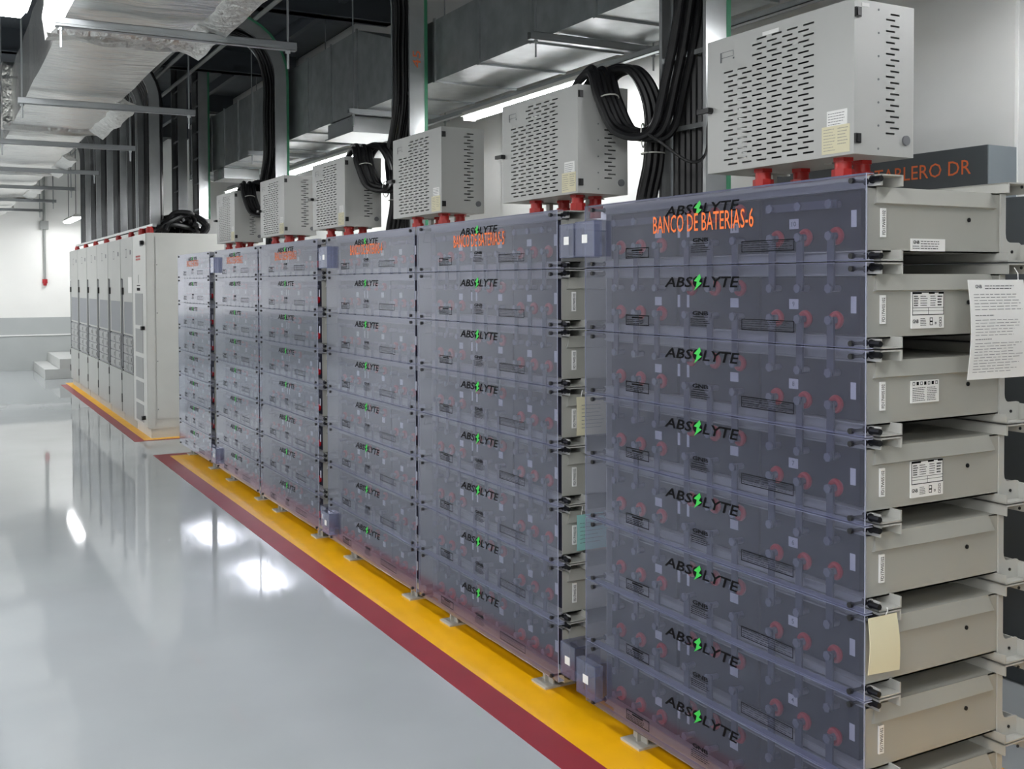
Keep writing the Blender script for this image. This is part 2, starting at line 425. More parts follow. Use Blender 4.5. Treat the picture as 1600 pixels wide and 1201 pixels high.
def build_bank(n):
    near = n >= 5
    bk = empty('battery_bank', (0, YC[n], 0)); tag(bk, BANK_LABEL[n], 'battery bank', 'clear-covered battery banks in a row')
    obj('base_frame', BASE, bk)
    for y in (-.45, .42):
        obj('foot', FOOT, bk, (0, y, 0)); obj('foot', FOOTR, bk, (0, y, 0))
    for i in range(8):            # i = 0 is the top module
        mo = obj('battery_module', G['tray'], bk, (0, 0, Z0 + (7 - i) * PITCH))
        for k in ('front_rail_low', 'front_rail_top'): obj('front_rail', G[k], mo)
        for k in ('rear_rail_low', 'rear_rail_top'): obj('rear_rail', G[k], mo)
        obj('rear_bracket', G['rear_bracket'], mo)
        cv = obj('cover', G['cover'], mo); obj('cover_edge', G['cover_edge'], mo)
        obj('logo_print', G['logo'], mo)['label'] = 'black lettering ABSOLYTE'
        obj('lightning_print', G['bolt'], mo); obj('warning_print', G['warn'], mo); obj('maker_print', G['maker'], mo); obj('notice_print', G['note'], mo)
        for y in (-.605, .60):
            for v in (.014, .205):
                obj('cover_knob', G['knob'], mo, (0, y, v))
                if near: obj('cover_stud', G['stud'], mo, (0, y, v))
        for ci, yc in enumerate((.385, -.005, -.39)):
            obj('cell', G['cell'], mo, (0, yc, 0))
            obj('number_label', G['num_label'], mo, (0, (.295, -.085, -.335)[ci], .11))
        for y in (.185, .137): obj('slim_label', G['slim_label'], mo, (0, y, .112))
        obj('edge_label', G['edge_label'], mo, (0, -.575, .112))
        if near:
            for ci, cell in enumerate(POSTS):
                for y in cell:
                    obj('terminal_post', G['post'], mo, (0, y, VB)); obj('terminal_post', G['post'], mo, (0, y, VT))
                    obj('terminal_ring', G['ring'], mo, (0, y, VT if ci == 1 else VB))
                    if i < 7: obj('connector_strap', G['strap'], mo, (0, y, 0))
            if n == 6:
                for y, t in (((-.085, '11'), (-.335, '10')) if i == 0 else ((-.335, str(10 - i)),)): obj('number_print', num_mesh(t), mo, (0, y, .11))
        else:
            obj('terminal_posts', G['posts_all'], mo)['kind'] = 'stuff'; obj('terminal_rings', G['rings_all'], mo)['kind'] = 'stuff'
            if i < 7: obj('connector_straps', G['straps_all'], mo)['kind'] = 'stuff'
        if i == 0 and near:
            for ci, cell in enumerate(POSTS):
                if ci != 1: obj('connector_bar', G['topbar'], mo, (0, cell[1], VT))
        # the near side of the stack
        if n in (6, 5, 3):
            obj('bolt_hole', G['hole'], mo, (.425, -.622, .115))
            for v in (.014, .209):
                obj('rail_bolt', G['rod'], mo, (0, -.628, v)); obj('bolt_hole', G['hole_small'], mo, (.60, -.6265, .03) if v < .1 else (.60, -.656, v))
            if n != 3:
                obj('serial_label', SLAB, mo); obj('serial_print', SN, mo)
            if n == 6 and i in (0, 1, 2, 3, 4, 6):
                k = {0: 3, 1: 1, 2: 2, 3: 1}.get(i)
                if k: obj('rating_plate', PLATE[k][0], mo); obj('plate_print', PLATE[k][1], mo)
        if i == 0:
            m = MB(); put_text(m, 'BANCO DE BATERIAS-%d' % n, FX(-.0014), 0, .105, .478, .056, bold=.004)
            o = part('name_print', m, 'print_orange', mo); o['label'] = 'orange lettering BANCO DE BATERIAS-%d' % n
        # terminal cover in the gap between two banks
        if i in (0, 7):
            s = 1 if n % 2 == 0 else -1
            a, b = (s * .535, s * .66) if s > 0 else (-.76, -.658)
            lo, hi = sorted((a, b))
            xo = (-.035, -.004) if s > 0 else (.006, .12)
            tb = MB().box(xo[0], xo[0] + .003, lo, hi, .04, .165).box(xo[0], xo[1], lo, lo + .003, .04, .165).box(xo[0], xo[1], hi - .003, hi, .04, .165).box(xo[0], xo[1], lo, hi, .162, .165).box(xo[0], xo[1], lo, hi, .04, .043)
            part('terminal_cover', tb, 'cover_small', mo)
            ym = (lo + hi) / 2
            part('terminal_label', MB().box(xo[0] - .0012, xo[0] - .0002, ym - .017, ym + .017, .088, .118), 'label_white', mo)
            if s < 0: part('terminal_plate', MB().box(.05, .058, lo + .01, -.656, .05, .15), 'cell_dark', mo)
    return bk
BANKS = {n: build_bank(n) for n in (6, 5, 4, 3, 2, 1)}

# ------------------------------------------------------------------ disconnect boxes on top of the banks
BW, BD, BH = .66, .25, .45
def door_mesh():
    m = MB(); T = .002; h = .0056; x0, x1 = -T, 0.0
    rows = [(BH - .036 - k * .0163) for k in range(25)]
    z = BH
    def bx(u0, u1, z0, z1): m.box(x0, x1, BW / 2 - u1, BW / 2 - u0, z0, z1)
    for k, zc in enumerate(rows):
        bx(0, BW, zc + h / 2, z)
        st = .085 if k % 2 else .107
        u = 0.0; 
        for j in range(6):
            a = st + j * .0695
            if k < 5 and j < 2: continue
            bx(u, a, zc - h / 2, zc + h / 2); u = a + .046
        bx(u, BW, zc - h / 2, zc + h / 2); z = zc - h / 2
    bx(0, BW, 0, z)
    # folded rim
    m.box(0, .02, -BW / 2, -BW / 2 + .002, 0, BH).box(0, .02, BW / 2 - .002, BW / 2, 0, BH)
    return m.mesh('door', 'box_grey')
def side_mesh(s):
    m = MB(); h = .0056; y0, y1 = (-BW / 2 + .002, -BW / 2 + .004) if s < 0 else (BW / 2 - .004, BW / 2 - .002)
    X0, X1 = .004, BD; z = BH
    for k in range(22):
        zc = BH - .03 - k * .0168
        a = .150 if k % 2 == 0 else .131
        m.box(X0, X1, y0, y1, zc + h / 2, z); m.box(X0, a, y0, y1, zc - h / 2, zc + h / 2); m.box(a + .038, X1, y0, y1, zc - h / 2, zc + h / 2); z = zc - h / 2
    m.box(X0, X1, y0, y1, 0, z); return m.mesh('side_panel', 'box_grey')
DOOR, SIDE_N, SIDE_F = door_mesh(), side_mesh(-1), side_mesh(1)
SHELL = MB().box(.004, BD, -BW / 2 + .004, BW / 2 - .004, 0, .003).box(.004, BD, -BW / 2 + .004, BW / 2 - .004, BH - .003, BH).box(BD - .003, BD, -BW / 2 + .004, BW / 2 - .004, .003, BH - .003).mesh('shell', 'box_grey')
GEAR = MB().box(.06, .20, -.24, .2, .05, .38).box(.04, .06, -.2, -.05, .1, .3).mesh('switchgear', 'box_dark_inside')
HINGE = MB().box(-.001, .02, -BW / 2 - .008, -BW / 2 + .002, -.014, .014).box(.002, .016, -BW / 2 - .011, -BW / 2 - .008, -.011, .011).mesh('hinge', 'black')
LATCH = MB().cyl((-.002, 0, 0), (-.018, 0, 0), .011, 10).box(-.026, -.012, -.012, .05, -.008, .008).mesh('latch', 'black')
GLAND = MB().cyl((0, 0, -.012), (0, 0, 0), .033, 6).cyl((0, 0, -.035), (0, 0, -.012), .026, 14).cyl((0, 0, -.066), (0, 0, -.035), .034, 8).cyl((0, 0, -.094), (0, 0, -.066), .024, 12).mesh('cable_gland', 'gland_red')
STAND = MB().box(.10, .16, -.015, .015, -.098, -.092).box(.12, .14, -.015, .015, -.094, 0).box(.05, .2, -.015, .015, -.006, -.0002).mesh('stand', 'rail_steel')
PLUG = MB().cyl((.215, -BW / 2 - .004, .05), (.215, -BW / 2 + .003, .05), .015, 16).mesh('plug', 'print_grey')
rr = random.Random(5); m = MB(); f = FX(-.0036)
frame(m, f, -.262, -.200, .375, .4, .002); lines(m, f, -.19, -.182, .36, .4, 2, .004, rr)
NAMEP = MB(); frame(NAMEP, f, -.262, -.195, .382, .402, .0018); rect(NAMEP, f, -.262, -.255, .368, .402); rect(NAMEP, f, -.198, -.190, .372, .378)
NAMEP = NAMEP.mesh('name_mark', 'print_grey')
LW = MB().box(-.0034, -.0022, -.305, -.225, .085, .135).mesh('white_label', 'label_white')
LC = MB().box(-.0036, -.0024, -.315, -.205, .008, .09).mesh('cream_label', 'label_cream')
LP = MB(); lines(LP, f, .212, .26, .014, .085, 8, .0022, rr); lines(LP, f, .268, .31, .03, .085, 6, .0026, rr); lines(LP, f, .23, .30, .09, .13, 5, .002, rr)
LP = LP.mesh('label_print', 'print_grey')
SCREW = MB().cyl((.10, -BW / 2 + .001, 0), (.10, -BW / 2 + .003, 0), .0035, 8).mesh('screw', 'print_grey')
BOX_LABEL = {
    6: 'large slotted grey breaker box on the bank lettered BATERIAS-6, at upper right',
    5: 'slotted grey breaker box with thick black cables looped over its near side',
    4: 'slotted grey breaker box over bank 4, in front of a tall cable ladder',
    3: 'slotted grey breaker box over bank 3, black cable bundle drooping at its side',
    2: 'slotted grey breaker box over bank 2, second from the far end',
    1: 'farthest slotted grey breaker box, next to the white cabinet top'}
for n in (6, 5, 4, 3, 2, 1):
    b = empty('breaker_box', (.30, YC[n], 1.972)); tag(b, BOX_LABEL[n], 'breaker box', 'slotted breaker boxes on the battery banks')
    obj('door', DOOR, b); obj('side_panel', SIDE_N, b); obj('side_panel', SIDE_F, b); obj('shell', SHELL, b); obj('switchgear', GEAR, b)
    obj('hinge', HINGE, b, (0, 0, .41)); obj('hinge', HINGE, b, (0, 0, .045)); obj('latch', LATCH, b, (0, BW / 2 - .02, .215))
    for y in (.12, -.23): obj('cable_gland', GLAND, b, (.06, y, 0))
    for y in (.06, -.2): obj('cable_gland', GLAND, b, (.17, y, 0))
    obj('stand', STAND, b, (.06, .22, 0)); obj('stand', STAND, b, (.06, -.12, 0))
    obj('plug', PLUG, b); obj('name_mark', NAMEP, b); obj('white_label', LW, b); obj('cream_label', LC, b); obj('label_print', LP, b)
    if n == 6: part('white_strip', MB().box(-.0034, -.0022, -.02, .055, .418, .43), 'label_white', b); part('white_strip', MB().box(.03, .06, -BW / 2 + .0005, -BW / 2 + .0018, .43, .441), 'label_white', b)
    if n >= 5:
        for k in range(7): obj('screw', SCREW, b, (0, 0, .02 + k * .068))

# ------------------------------------------------------------------ tags and papers
def sheet(name, x0, x1, z0, z1, y, material, label, cat, bend=.01, fold=0.0, printer=None, string=None, ts=.0015):
    m = MB(); N = 8; vs = []
    for side in (0, ts):
        for i in range(N + 1):
            t = i / N
            for k in range(2):
                z = z1 + (z0 - z1) * t; x = (x0, x1)[k]
                vs.append((x, y - bend * math.sin(t * PI) - fold * t * k + side, z))
    fs = []
    for i in range(N):
        a = i * 2; fs.append((a, a + 1, a + 3, a + 2)); o = 2 * (N + 1); fs.append((o + a, o + a + 2, o + a + 3, o + a + 1))
        fs += [(a, a + 2, o + a + 2, o + a), (a + 1, o + a + 1, o + a + 3, a + 3)]
    o = 2 * (N + 1); fs += [(0, o, o + 1, 1), (2 * N, 2 * N + 1, o + 2 * N + 1, o + 2 * N)]
    m.add(vs, fs); ob = tag(obj(name, m.mesh(name, material)), label, cat)
    if printer:
        p = MB()
        def fn(u, v):
            t = (z1 - v) / (z1 - z0); kx = (u - x0) / (x1 - x0); return (u, y - bend * math.sin(t * PI) - fold * t * kx - .0012, v)
        printer(p, fn); part('print', p, 'print_grey', ob)
    if string: part('string', MB().tube(string, .0012, 6), 'label_white', ob)
    return ob
def doc(p, f):
    r = random.Random(2)
    put_text(p, 'GNB', f, .375, 1.580, .026, .010, bold=.03); lines(p, f, .40, .52, 1.576, 1.590, 2, .0022, r)
    lines(p, f, .352, .55, 1.52, 1.568, 6, .0013, r); lines(p, f, .352, .45, 1.505, 1.512, 1, .002, r)
    lines(p, f, .352, .55, 1.452, 1.50, 6, .0013, r); lines(p, f, .352, .43, 1.442, 1.448, 1, .002, r)
    lines(p, f, .352, .55, 1.354, 1.438, 11, .0013, r)
sheet('instruction_sheet', .337, .565, 1.338, 1.603, 1.862, 'label_white', 'white printed instruction sheet hanging from a string at the right edge', 'paper', .012, .008, doc, [(.54, 1.86, 1.60), (.555, 1.872, 1.62), (.565, 1.89, 1.636)])
sheet('paper_tag', -.002, .100, .606, .750, 1.884, 'label_cream', 'blank cream paper tag on the side of the nearest battery bank', 'tag', .006, .01, None, [(.06, 1.885, .748), (.07, 1.887, .758), (.075, 1.893, .765)])
def tagp(p, f):
    r = random.Random(4); lines(p, f, .092, .20, .60, .69, 6, .002, r)
def tagp2(p, f):
    r = random.Random(8); lines(p, f, .10, .21, 1.04, 1.14, 7, .002, r)
sheet('paper_tag', .080, .225, 1.018, 1.165, 3.385, 'label_cream', 'yellowed paper tag in the gap beside bank 5, above the teal one', 'tag', .004, 0, tagp2, [(.1, 3.385, 1.163), (.105, 3.388, 1.18), (.11, 3.392, 1.19)])
sheet('paper_tag', .080, .225, .578, .715, 3.385, 'label_teal', 'teal printed paper tag in the gap beside bank 5', 'tag', .004, 0, tagp, [(.1, 3.385, .714), (.105, 3.388, .73), (.11, 3.392, .745)])

# ------------------------------------------------------------------ tall cabinets
CX, CH, CDP = -.11, 2.13, .80
def cab_common(root, y0, y1, body_mat):
    part('body', MB().box(CX + .02, CX + CDP, y0 + .002, y1 - .002, .1, CH), body_mat, root)
    part('plinth', MB().box(CX + .03, CX + CDP - .01, y0 + .01, y1 - .01, .002, .1), body_mat, root)
ec = empty('end_cabinet', (0, 0, 0)); tag(ec, 'white end cabinet with five vent panels, nearest of the tall cabinet row', 'cabinet')
cab_common(ec, 11.36, 12.22, 'cab_white')
dr = part('door', MB().box(CX, CX + .02, 11.40, 12.215, .11, CH - .005), 'cab_white', ec)
for (za, zb) in ((1.16, 1.50), (.87, 1.12), (.60, .82), (.36, .56), (.14, .32)):
    v = part('vent_panel', MB().box(CX - .004, CX, 11.60, 12.05, za, zb), 'mesh_grey', dr)
part('logo_print', MB().box(CX - .002, CX, 11.55, 11.75, 2.0, 2.06), 'print_grey', dr)
t = MB(); lines(t, FX(CX - .001), -12.0, -11.7, 1.85, 1.91, 2, .02, random.Random(6)); part('red_print', t, 'print_red', dr)
t = MB(); rect(t, FX(CX - .001), -11.86, -11.84, 1.61, 1.70); rect(t, FX(CX - .001), -11.95, -11.75, 1.58, 1.59); rect(t, FX(CX - .001), -11.95, -11.75, 1.53, 1.56); part('warning_print', t, 'print_black', dr)
for z in (2.03, 1.14, .2): part('lock', MB().cyl((CX, 11.52, z), (CX - .03, 11.52, z), .022, 12).box(CX - .04, CX - .03, 11.48, 11.54, z - .02, z + .02), 'black', dr)
sp = part('side_panel', MB().box(CX + .09, CX + CDP - .03, 11.352, 11.36, .2, CH - .04), 'cab_white', ec)
part('corner_trim', MB().box(CX + .002, CX + .075, 11.354, 11.36, .1, CH - .002), 'cab_white', ec)
for z in (.3, .8, 1.3, 1.8): part('screw', MB().cyl((CX + .1, 11.352, z), (CX + .1, 11.349, z), .006, 8), 'print_grey', ec)
ys = [12.225, 13.07, 14.08, 15.08, 16.13, 17.19, 18.25]
CABPOS = ['nearest grey equipment cabinet, right beside the white end cabinet', 'second grey equipment cabinet counted from the white end cabinet', 'third grey equipment cabinet counted from the white end cabinet',
          'fourth grey equipment cabinet counted from the white end cabinet', 'fifth grey equipment cabinet, last but one in the far row', 'farthest grey equipment cabinet, beside the concrete steps']
for i in range(6):
    y0, y1 = ys[i], ys[i + 1]; c = empty('equipment_cabinet'); tag(c, CABPOS[i], 'cabinet', 'grey equipment cabinets in a row'); W = y1 - y0
    cab_common(c, y0, y1, 'cab_grey')
    part('frame_gap', MB().box(CX + .006, CX + .02, y1 - .16, y1 - .006, .62, 1.66), 'black_gap', c)
    part('gap_rail', MB().box(CX, CX + .02, y1 - .10, y1 - .07, .64, 1.65), 'vent_grey', c)
    part('upper_door', MB().box(CX, CX + .02, y0 + .006, y1 - .17, 1.42, CH - .01).box(CX, CX + .02, y1 - .17, y1 - .02, 1.67, CH - .01), 'cab_grey', c)
    part('mesh_panel', MB().box(CX + .002, CX + .02, y0 + .04, y1 - .24, 1.04, 1.40), 'vent_grey', c)
    part('middle_frame', MB().box(CX, CX + .02, y0 + .006, y0 + .04, 1.02, 1.42).box(CX, CX + .02, y1 - .24, y1 - .17, 1.02, 1.42).box(CX, CX + .02, y0 + .04, y1 - .24, 1.40, 1.42).box(CX, CX + .02, y0 + .04, y1 - .24, 1.02, 1.04), 'cab_grey', c)
    ms = part('module_shelf', MB().box(CX + .006, CX + .02, y0 + .01, y1 - .17, .60, 1.01), 'vent_grey', c)
    for a in range(4):
        for b in range(2):
            ya = y0 + .03 + b * (W - .22) / 2; za = .62 + a * .097
            part('shelf_module', MB().box(CX - .006, CX + .004, ya, ya + (W - .27) / 2, za, za + .085).box(CX - .012, CX - .006, ya + .05, ya + .1, za + .02, za + .06), 'mesh_grey', ms)
    part('lower_door', MB().box(CX, CX + .02, y0 + .006, y1 - .05, .11, .59), 'cab_grey', c)
    part('door_gap', MB().box(CX + .008, CX + .02, y1 - .045, y1 - .01, .12, .60), 'black_gap', c)
    part('hinge', MB().cyl((CX + .002, y1 - .04, .22), (CX + .002, y1 - .04, .32), .012, 8), 'black', c); part('hinge', MB().cyl((CX + .002, y1 - .04, .48), (CX + .002, y1 - .04, .56), .012, 8), 'black', c)
    part('handle', MB().box(CX - .02, CX, y1 - .22, y1 - .19, 1.48, 1.56), 'black', c)
    pm = MB(); frame(pm, FX(CX - .001), -(y0 + W * .55), -(y0 + W * .45), 1.90, 2.0, .01); rect(pm, FX(CX - .001), -(y0 + W * .2), -(y0 + W * .12), 1.93, 1.98); part('door_print', pm, 'print_grey', c)
    if i == 0: part('notice', MB().box(CX - .002, CX, y0 + .05, y0 + .3, 1.50, 1.68), 'label_white', c)
    y = y0 + W / 2; part('cable_gland', MB().cyl((CX + .06, y, CH), (CX + .06, y, CH + .045), .035, 10).cyl((CX + .06, y, CH + .045), (CX + .06, y, CH + .062), .026, 10), 'gland_red', c)
for y in (11.5, 11.95): part('cable_gland', MB().cyl((CX + .06, y, CH), (CX + .06, y, CH + .055), .04, 10).cyl((CX + .06, y, CH + .055), (CX + .06, y, CH + .07), .03, 10), 'gland_red', ec)
# black cables heaped on the end cabinet
hb = empty('cable_heap', (.3, 12, CH)); tag(hb, 'tangle of black cables lying on top of the white end cabinet', 'cables')
for k in range(28):
    a = random.uniform(11.42, 12.7); x0 = random.uniform(.03, .25); x1 = random.uniform(.4, .62)
    pts = [(x0, a, CH + .03), (x0 + .12, a + random.uniform(-.1, .3), CH + random.uniform(.1, .22)), ((x0 + x1) / 2 + .1, a + random.uniform(-.1, .4), CH + random.uniform(.06, .24)), (x1, a + random.uniform(0, .3), CH + random.uniform(.05, .18)), (x1 + .02, a + .35, CH + .035)]
    part('cable', MB().tube([Vector(p) - Vector((.3, 12, CH)) for p in spline(pts, 6)], .026, 7), 'cable', hb)

# ------------------------------------------------------------------ cable ladders
def ladder(x, y0, y1, zb, zt, label, group, elbow=True, green=True, ncab=7, dep=.105, xend=-.42, rung=.3, rx=.02):
    """upright ladder tray, open face to the aisle, near rail facing -y; bends over to the aisle at the top"""
    root = empty('cable_ladder', (x, y0, zb)); tag(root, label, 'cable ladder', group)
    R = .42
    path = [(0, 0), (0, zt - zb)]
    if elbow:
        for k in range(1, 9):
            a = k / 8 * PI / 2; path.append((-R * (1 - math.cos(a)), zt - zb + R * math.sin(a)))
        path.append((xend - x, zt - zb + R))
    def off(d):
        out = []
        for i, p in enumerate(path):
            a = path[max(i - 1, 0)]; b = path[min(i + 1, len(path) - 1)]; tx, tz = b[0] - a[0], b[1] - a[1]; l = math.hypot(tx, tz)
            out.append((p[0] + d * tz / l, p[1] - d * tx / l))
        return out
    def strip(d0, d1, ya, yb):
        A, B = off(d0), off(d1); m = MB(); n = len(A)
        for i in range(n - 1):
            q = [A[i], B[i], B[i + 1], A[i + 1]]
            m.prism(q, 'y', ya, yb)
        return m
    W = y1 - y0
    for ya, yb in ((0, .004), (W - .004, W)):
        m = strip(0, dep, ya, yb); e = 1 if ya == 0 else -1
        fa, fb = (.004, .02) if ya == 0 else (W - .02, W - .004)
        for dd in ((0, .003), (dep - .003, dep)):
            s2 = strip(dd[0], dd[1], fa, fb); m.add(s2.v, s2.f)
        part('side_rail', m, 'galv_tray', root)
    if green: part('green_edge', strip(dep, dep + .022, -.002, .006), 'green_film', root)
    L = zt - zb; z = .12
    rm = MB().box(rx, rx + .025, .004, W - .004, -.010, .010).mesh('rung', 'galv_tray')
    while z < L: obj('rung', rm, root, (0, 0, z)); z += rung
    if ncab:
        rcab = W / (2 * ncab + 1.2)
        for k in range(ncab):
            y = .022 + (k + .5) * (W - .044) / ncab; c = off(.045 + rcab)
            part('cable', MB().tube([(p[0], y, p[1]) for p in c], rcab * random.uniform(.85, 1.0), 7), 'cable', root)
    return root
GL = 'upright cable ladders behind the battery banks'
ladder(.67, 3.345, 3.655, .02, 3.45, 'galvanised cable ladder full of black cables beside the nearest breaker box', GL, ncab=7)
l5 = ladder(.67, 6.325, 6.635, .02, 3.45, 'galvanised cable ladder with green edge rising behind the fourth breaker box', GL)
ladder(.67, 9.36, 9.71, .02, 3.45, 'galvanised cable ladder rising behind the second farthest breaker box', GL)
ladder(.67, 12.45, 12.80, 2.35, 4.28, 'green-edged cable ladder standing behind the white end cabinet', GL, elbow=False)
ladder(.55, 13.0, 13.4, 2.3, 4.28, 'galvanised cable ladder behind the cabinets, left of the green-edged one', GL, green=False, elbow=False)
t = MB(); put_text(t, '45', FY(-.0012), .05, 3.03, .11, .055, bold=.0, rot=True); part('orange_mark', t, 'print_orange_dim', l5)
CL = ['nearest', 'second', 'third', 'fourth', 'fifth', 'farthest']
for i, y in enumerate((11.74, 12.62, 13.72, 14.83, 15.88, 17.06)):
    ladder(0.0, y, y + (.62 if i else .75), 2.235, 3.55, '%s galvanised cable ladder above the cabinet row, counted from the white end cabinet' % CL[i], 'upright cable ladders above the cabinets', green=False, ncab=6, elbow=True, xend=-.40, rung=.55, rx=.07)
tag(part('gland_rail', MB().box(-.02, .02, 11.5, 18.2, 2.20, 2.232).box(-.035, .0, 11.5, 18.2, 2.20, 2.206), 'galv_tray', None), 'galvanised rail along the cabinet tops under the cable ladders', 'rail')

# ------------------------------------------------------------------ cable loops at the breaker boxes
def bundle(name, label, paths, r, ties, cat='cables', group=None, tr=.05):
    o = empty(name, paths[0][0]); tag(o, label, cat, group); O = Vector(paths[0][0])
    for p in paths: part('cable', MB().tube([q - O for q in spline(p, 8)], r, 8), 'cable', o)
    for (c, ax) in ties: part('cable_tie', MB().torus(Vector(c) - O, ax, tr, .003, 14, 6), 'tie', o)
    return o
def offs(p, dx, dy, dz): return [(a[0] + dx, a[1] + dy, a[2] + dz) for a in p]
def loop_set(n, yl, first):
    """cables from the ladder at yl drooping to box n, then a second bunch from the box top down behind"""
    yb = YC[n] - BW / 2            # near side of the box
    zt = 1.972 + BH
    droop = [(-.34, yl + .05, 3.845), (.22, yl + .05, 3.845), (.525, yl + .05, 3.73), (.645, yl + .05, 3.45), (.65, yl + .06, 3.1), (.655, yl + .08, 2.75), (.62, yl + .13, 2.42), (.56, yb - .20, 2.21), (.47, yb - .09, 2.22), (.42, yb - .035, 2.36), (.42, yb + .02, zt + .05), (.42, yb + .10, zt + .035), (.42, yb + .16, zt + .004)]
    drop = [(.50, yb + .16, zt + .004), (.51, yb + .06, zt + .07), (.55, yb - .05, zt + .06), (.60, yb - .10, zt - .08), (.615, yb - .09, zt - .30), (.60, yb - .05, zt - .5), (.595, yb - .03, zt - .75)]
    ps = []
    for k in range(5): ps.append(offs(droop, (k - 2) * .026, (k % 2) * .018 - .01, (k % 2) * .024))
    bundle('cable_bundle', first[0], ps, .0165, [((.42, yb - .035, 2.36), (0, .35, 1)), ((.52, yb - .15, 2.205), (1, -1, 0))], group='drooping cable bundles at the boxes')
    ps = []
    for k in range(6): ps.append(offs(drop, (k // 2 - 1) * .031 + (k % 2) * .012, (k % 2) * .028 - .014, (k % 2) * .012))
    bundle('cable_bundle', first[1], ps, .0165, [((.615, yb - .09, zt - .28), (0, 0, 1)), ((.60, yb - .055, zt - .5), (0, 0, 1))], group='drooping cable bundles at the boxes')
loop_set(5, 3.36, ('black cable bundle drooping in a loop from the near ladder to a breaker box', 'thick black cable bundle arching over the breaker box and down, beside the large cable loop'))
loop_set(3, 6.34, ('black cable bundle drooping from the ladder to the box over bank 3', 'black cable bundle hanging down behind the box over bank 3'))
loop_set(1, 9.40, ('black cable bundle drooping from the ladder to the farthest breaker box', 'black cable bundle hanging down behind the farthest breaker box'))
tag(part('thin_cable', MB().tube(spline([(.69, 3.36, 2.3), (.66, 3.33, 2.12), (.60, 3.36, 2.08), (.52, 3.44, 2.16), (.5, 3.5, 2.2)], 8), .006, 6), 'cable', None), 'single thin dark cable sagging below the large cable loop', 'cable')

# ------------------------------------------------------------------ galvanised air duct over the banks
gd = empty('air_duct', (1.15, 7, 2.92)); tag(gd, 'long galvanised rectangular air duct above the battery banks', 'air duct')
def gsec(y0, y1, t0, t1, x0=.85, x1=1.45, z=2.92):
    m = MB(); m.add([(x0, y0, z), (x1, y0, z), (x1, y0, t0), (x0, y0, t0), (x0, y1, z), (x1, y1, z), (x1, y1, t1), (x0, y1, t1)],
                    [(0, 1, 5, 4), (1, 2, 6, 5), (2, 3, 7, 6), (3, 0, 4, 7), (0, 3, 2, 1), (4, 5, 6, 7)])
    # pressed creases
    o = (-1.15, -7, -2.92); m.v = [(a + o[0], b + o[1], c + o[2]) for a, b, c in m.v]; return m
def top_at(y): return 3.315 if y < 6.95 else (3.55 if y > 7.75 else 3.315 + (y - 6.95) / .8 * .235)
edges = [.6 + .635 * k for k in range(10)] + [6.95, 7.75] + [8.35 + .6 * k for k in range(10)]
edges = sorted(set(round(e, 3) for e in edges))
for a, b in zip(edges[:-1], edges[1:]):
    part('duct_section', gsec(a + .0015, b - .0015, top_at(a), top_at(b)), 'galv', gd)
    t = top_at(b); part('joint_rib', MB().box(-.312, -.30, b - 7 - .012, b - 7 + .012, -.012, t - 2.92 + .01).box(-.3, .3, b - 7 - .012, b - 7 + .012, -.012, 0), 'galv', gd)
part('damper_box', MB().box(-.30, .1, .85, 1.45, -.13, -.012).box(-.32, .12, .83, 1.47, -.14, -.13), 'galv_tray', gd)
part('damper_box', MB().box(-.30, .1, 5.0, 5.5, -.13, -.012), 'galv_tray', gd)
def strut(name, x0, x1, y, z, label, group, rods, slots=True):
    r = empty(name, ((x0 + x1) / 2, y, z)); tag(r, label, 'strut', group); cx = (x0 + x1) / 2
    part('channel', MB().box(x0 - cx, x1 - cx, -.02, -.0175, 0, .04).box(x0 - cx, x1 - cx, .0175, .02, 0, .04).box(x0 - cx, x1 - cx, -.02, .02, 0, .0025).box(x0 - cx, x1 - cx, -.02, -.010, .0375, .04).box(x0 - cx, x1 - cx, .010, .02, .0375, .04)
         .box(x0 - cx, x1 - cx, -.0222, -.02, .013, .019), 'strut', r)
    for x in rods:
        part('threaded_rod', MB().cyl((x - cx, 0, -.09), (x - cx, 0, ZC - z - .001), .0055, 6), 'strut', r); part('nut', MB().cyl((x - cx, 0, -.014), (x - cx, 0, 0), .012, 6), 'strut', r)
    return r
for i, y in enumerate((4.82, 7.55, 10.4, 13.0)):
    strut('support_strut', .70, 1.53, y, 2.872, '%s cross strut carrying the galvanised duct, counted from the camera' % ('nearest', 'second', 'third', 'farthest')[i], 'struts under the galvanised duct', (.74, 1.5))
tag(part('lamp_rail', MB().box(1.375, 1.415, -.6, 14.0, 2.842, 2.846).box(1.375, 1.378, -.6, 14.0, 2.842, 2.872).box(1.412, 1.415, -.6, 14.0, 2.842, 2.872), 'strut', None), 'long steel channel carrying the tube lamps along the wall', 'rail')

# ------------------------------------------------------------------ tube lamps on the rail
def tube_lamp(y0, y1, label):
    r = empty('tube_lamp', (1.395, (y0 + y1) / 2, 2.8)); tag(r, label, 'lamp', 'tube lamps on the wall rail'); h = (y1 - y0) / 2
    part('housing', MB().box(-.05, .05, -h, h, .015, .04).box(-.075, -.05, -h, h, .005, .02).box(.05, .075, -h, h, .005, .02), 'lamp_body', r)
    for x in (-.03, .03): part('tube', MB().cyl((x, -h + .02, 0), (x, h - .02, 0), .016, 12), 'lamp_tube', r)
    for s in (-1, 1): part('end_cap', MB().box(-.05, .05, s * h - .012, s * h + .012, -.02, .04), 'lamp_body', r)
tube_lamp(5.05, 6.92, 'nearest lit tube lamp, on the rail behind the box with looped cables')
tube_lamp(8.9, 11.25, 'middle lit tube lamp, on the rail between two cable ladders')
tube_lamp(.8, 2.5, 'tube lamp added on the rail right of the camera to brighten the wall, outside the picture')  # added lamp out of view, brightens the near wall and bank side
tube_lamp(12.2, 14.0, 'farthest lit tube lamp on the wall rail, beyond the farthest breaker box')

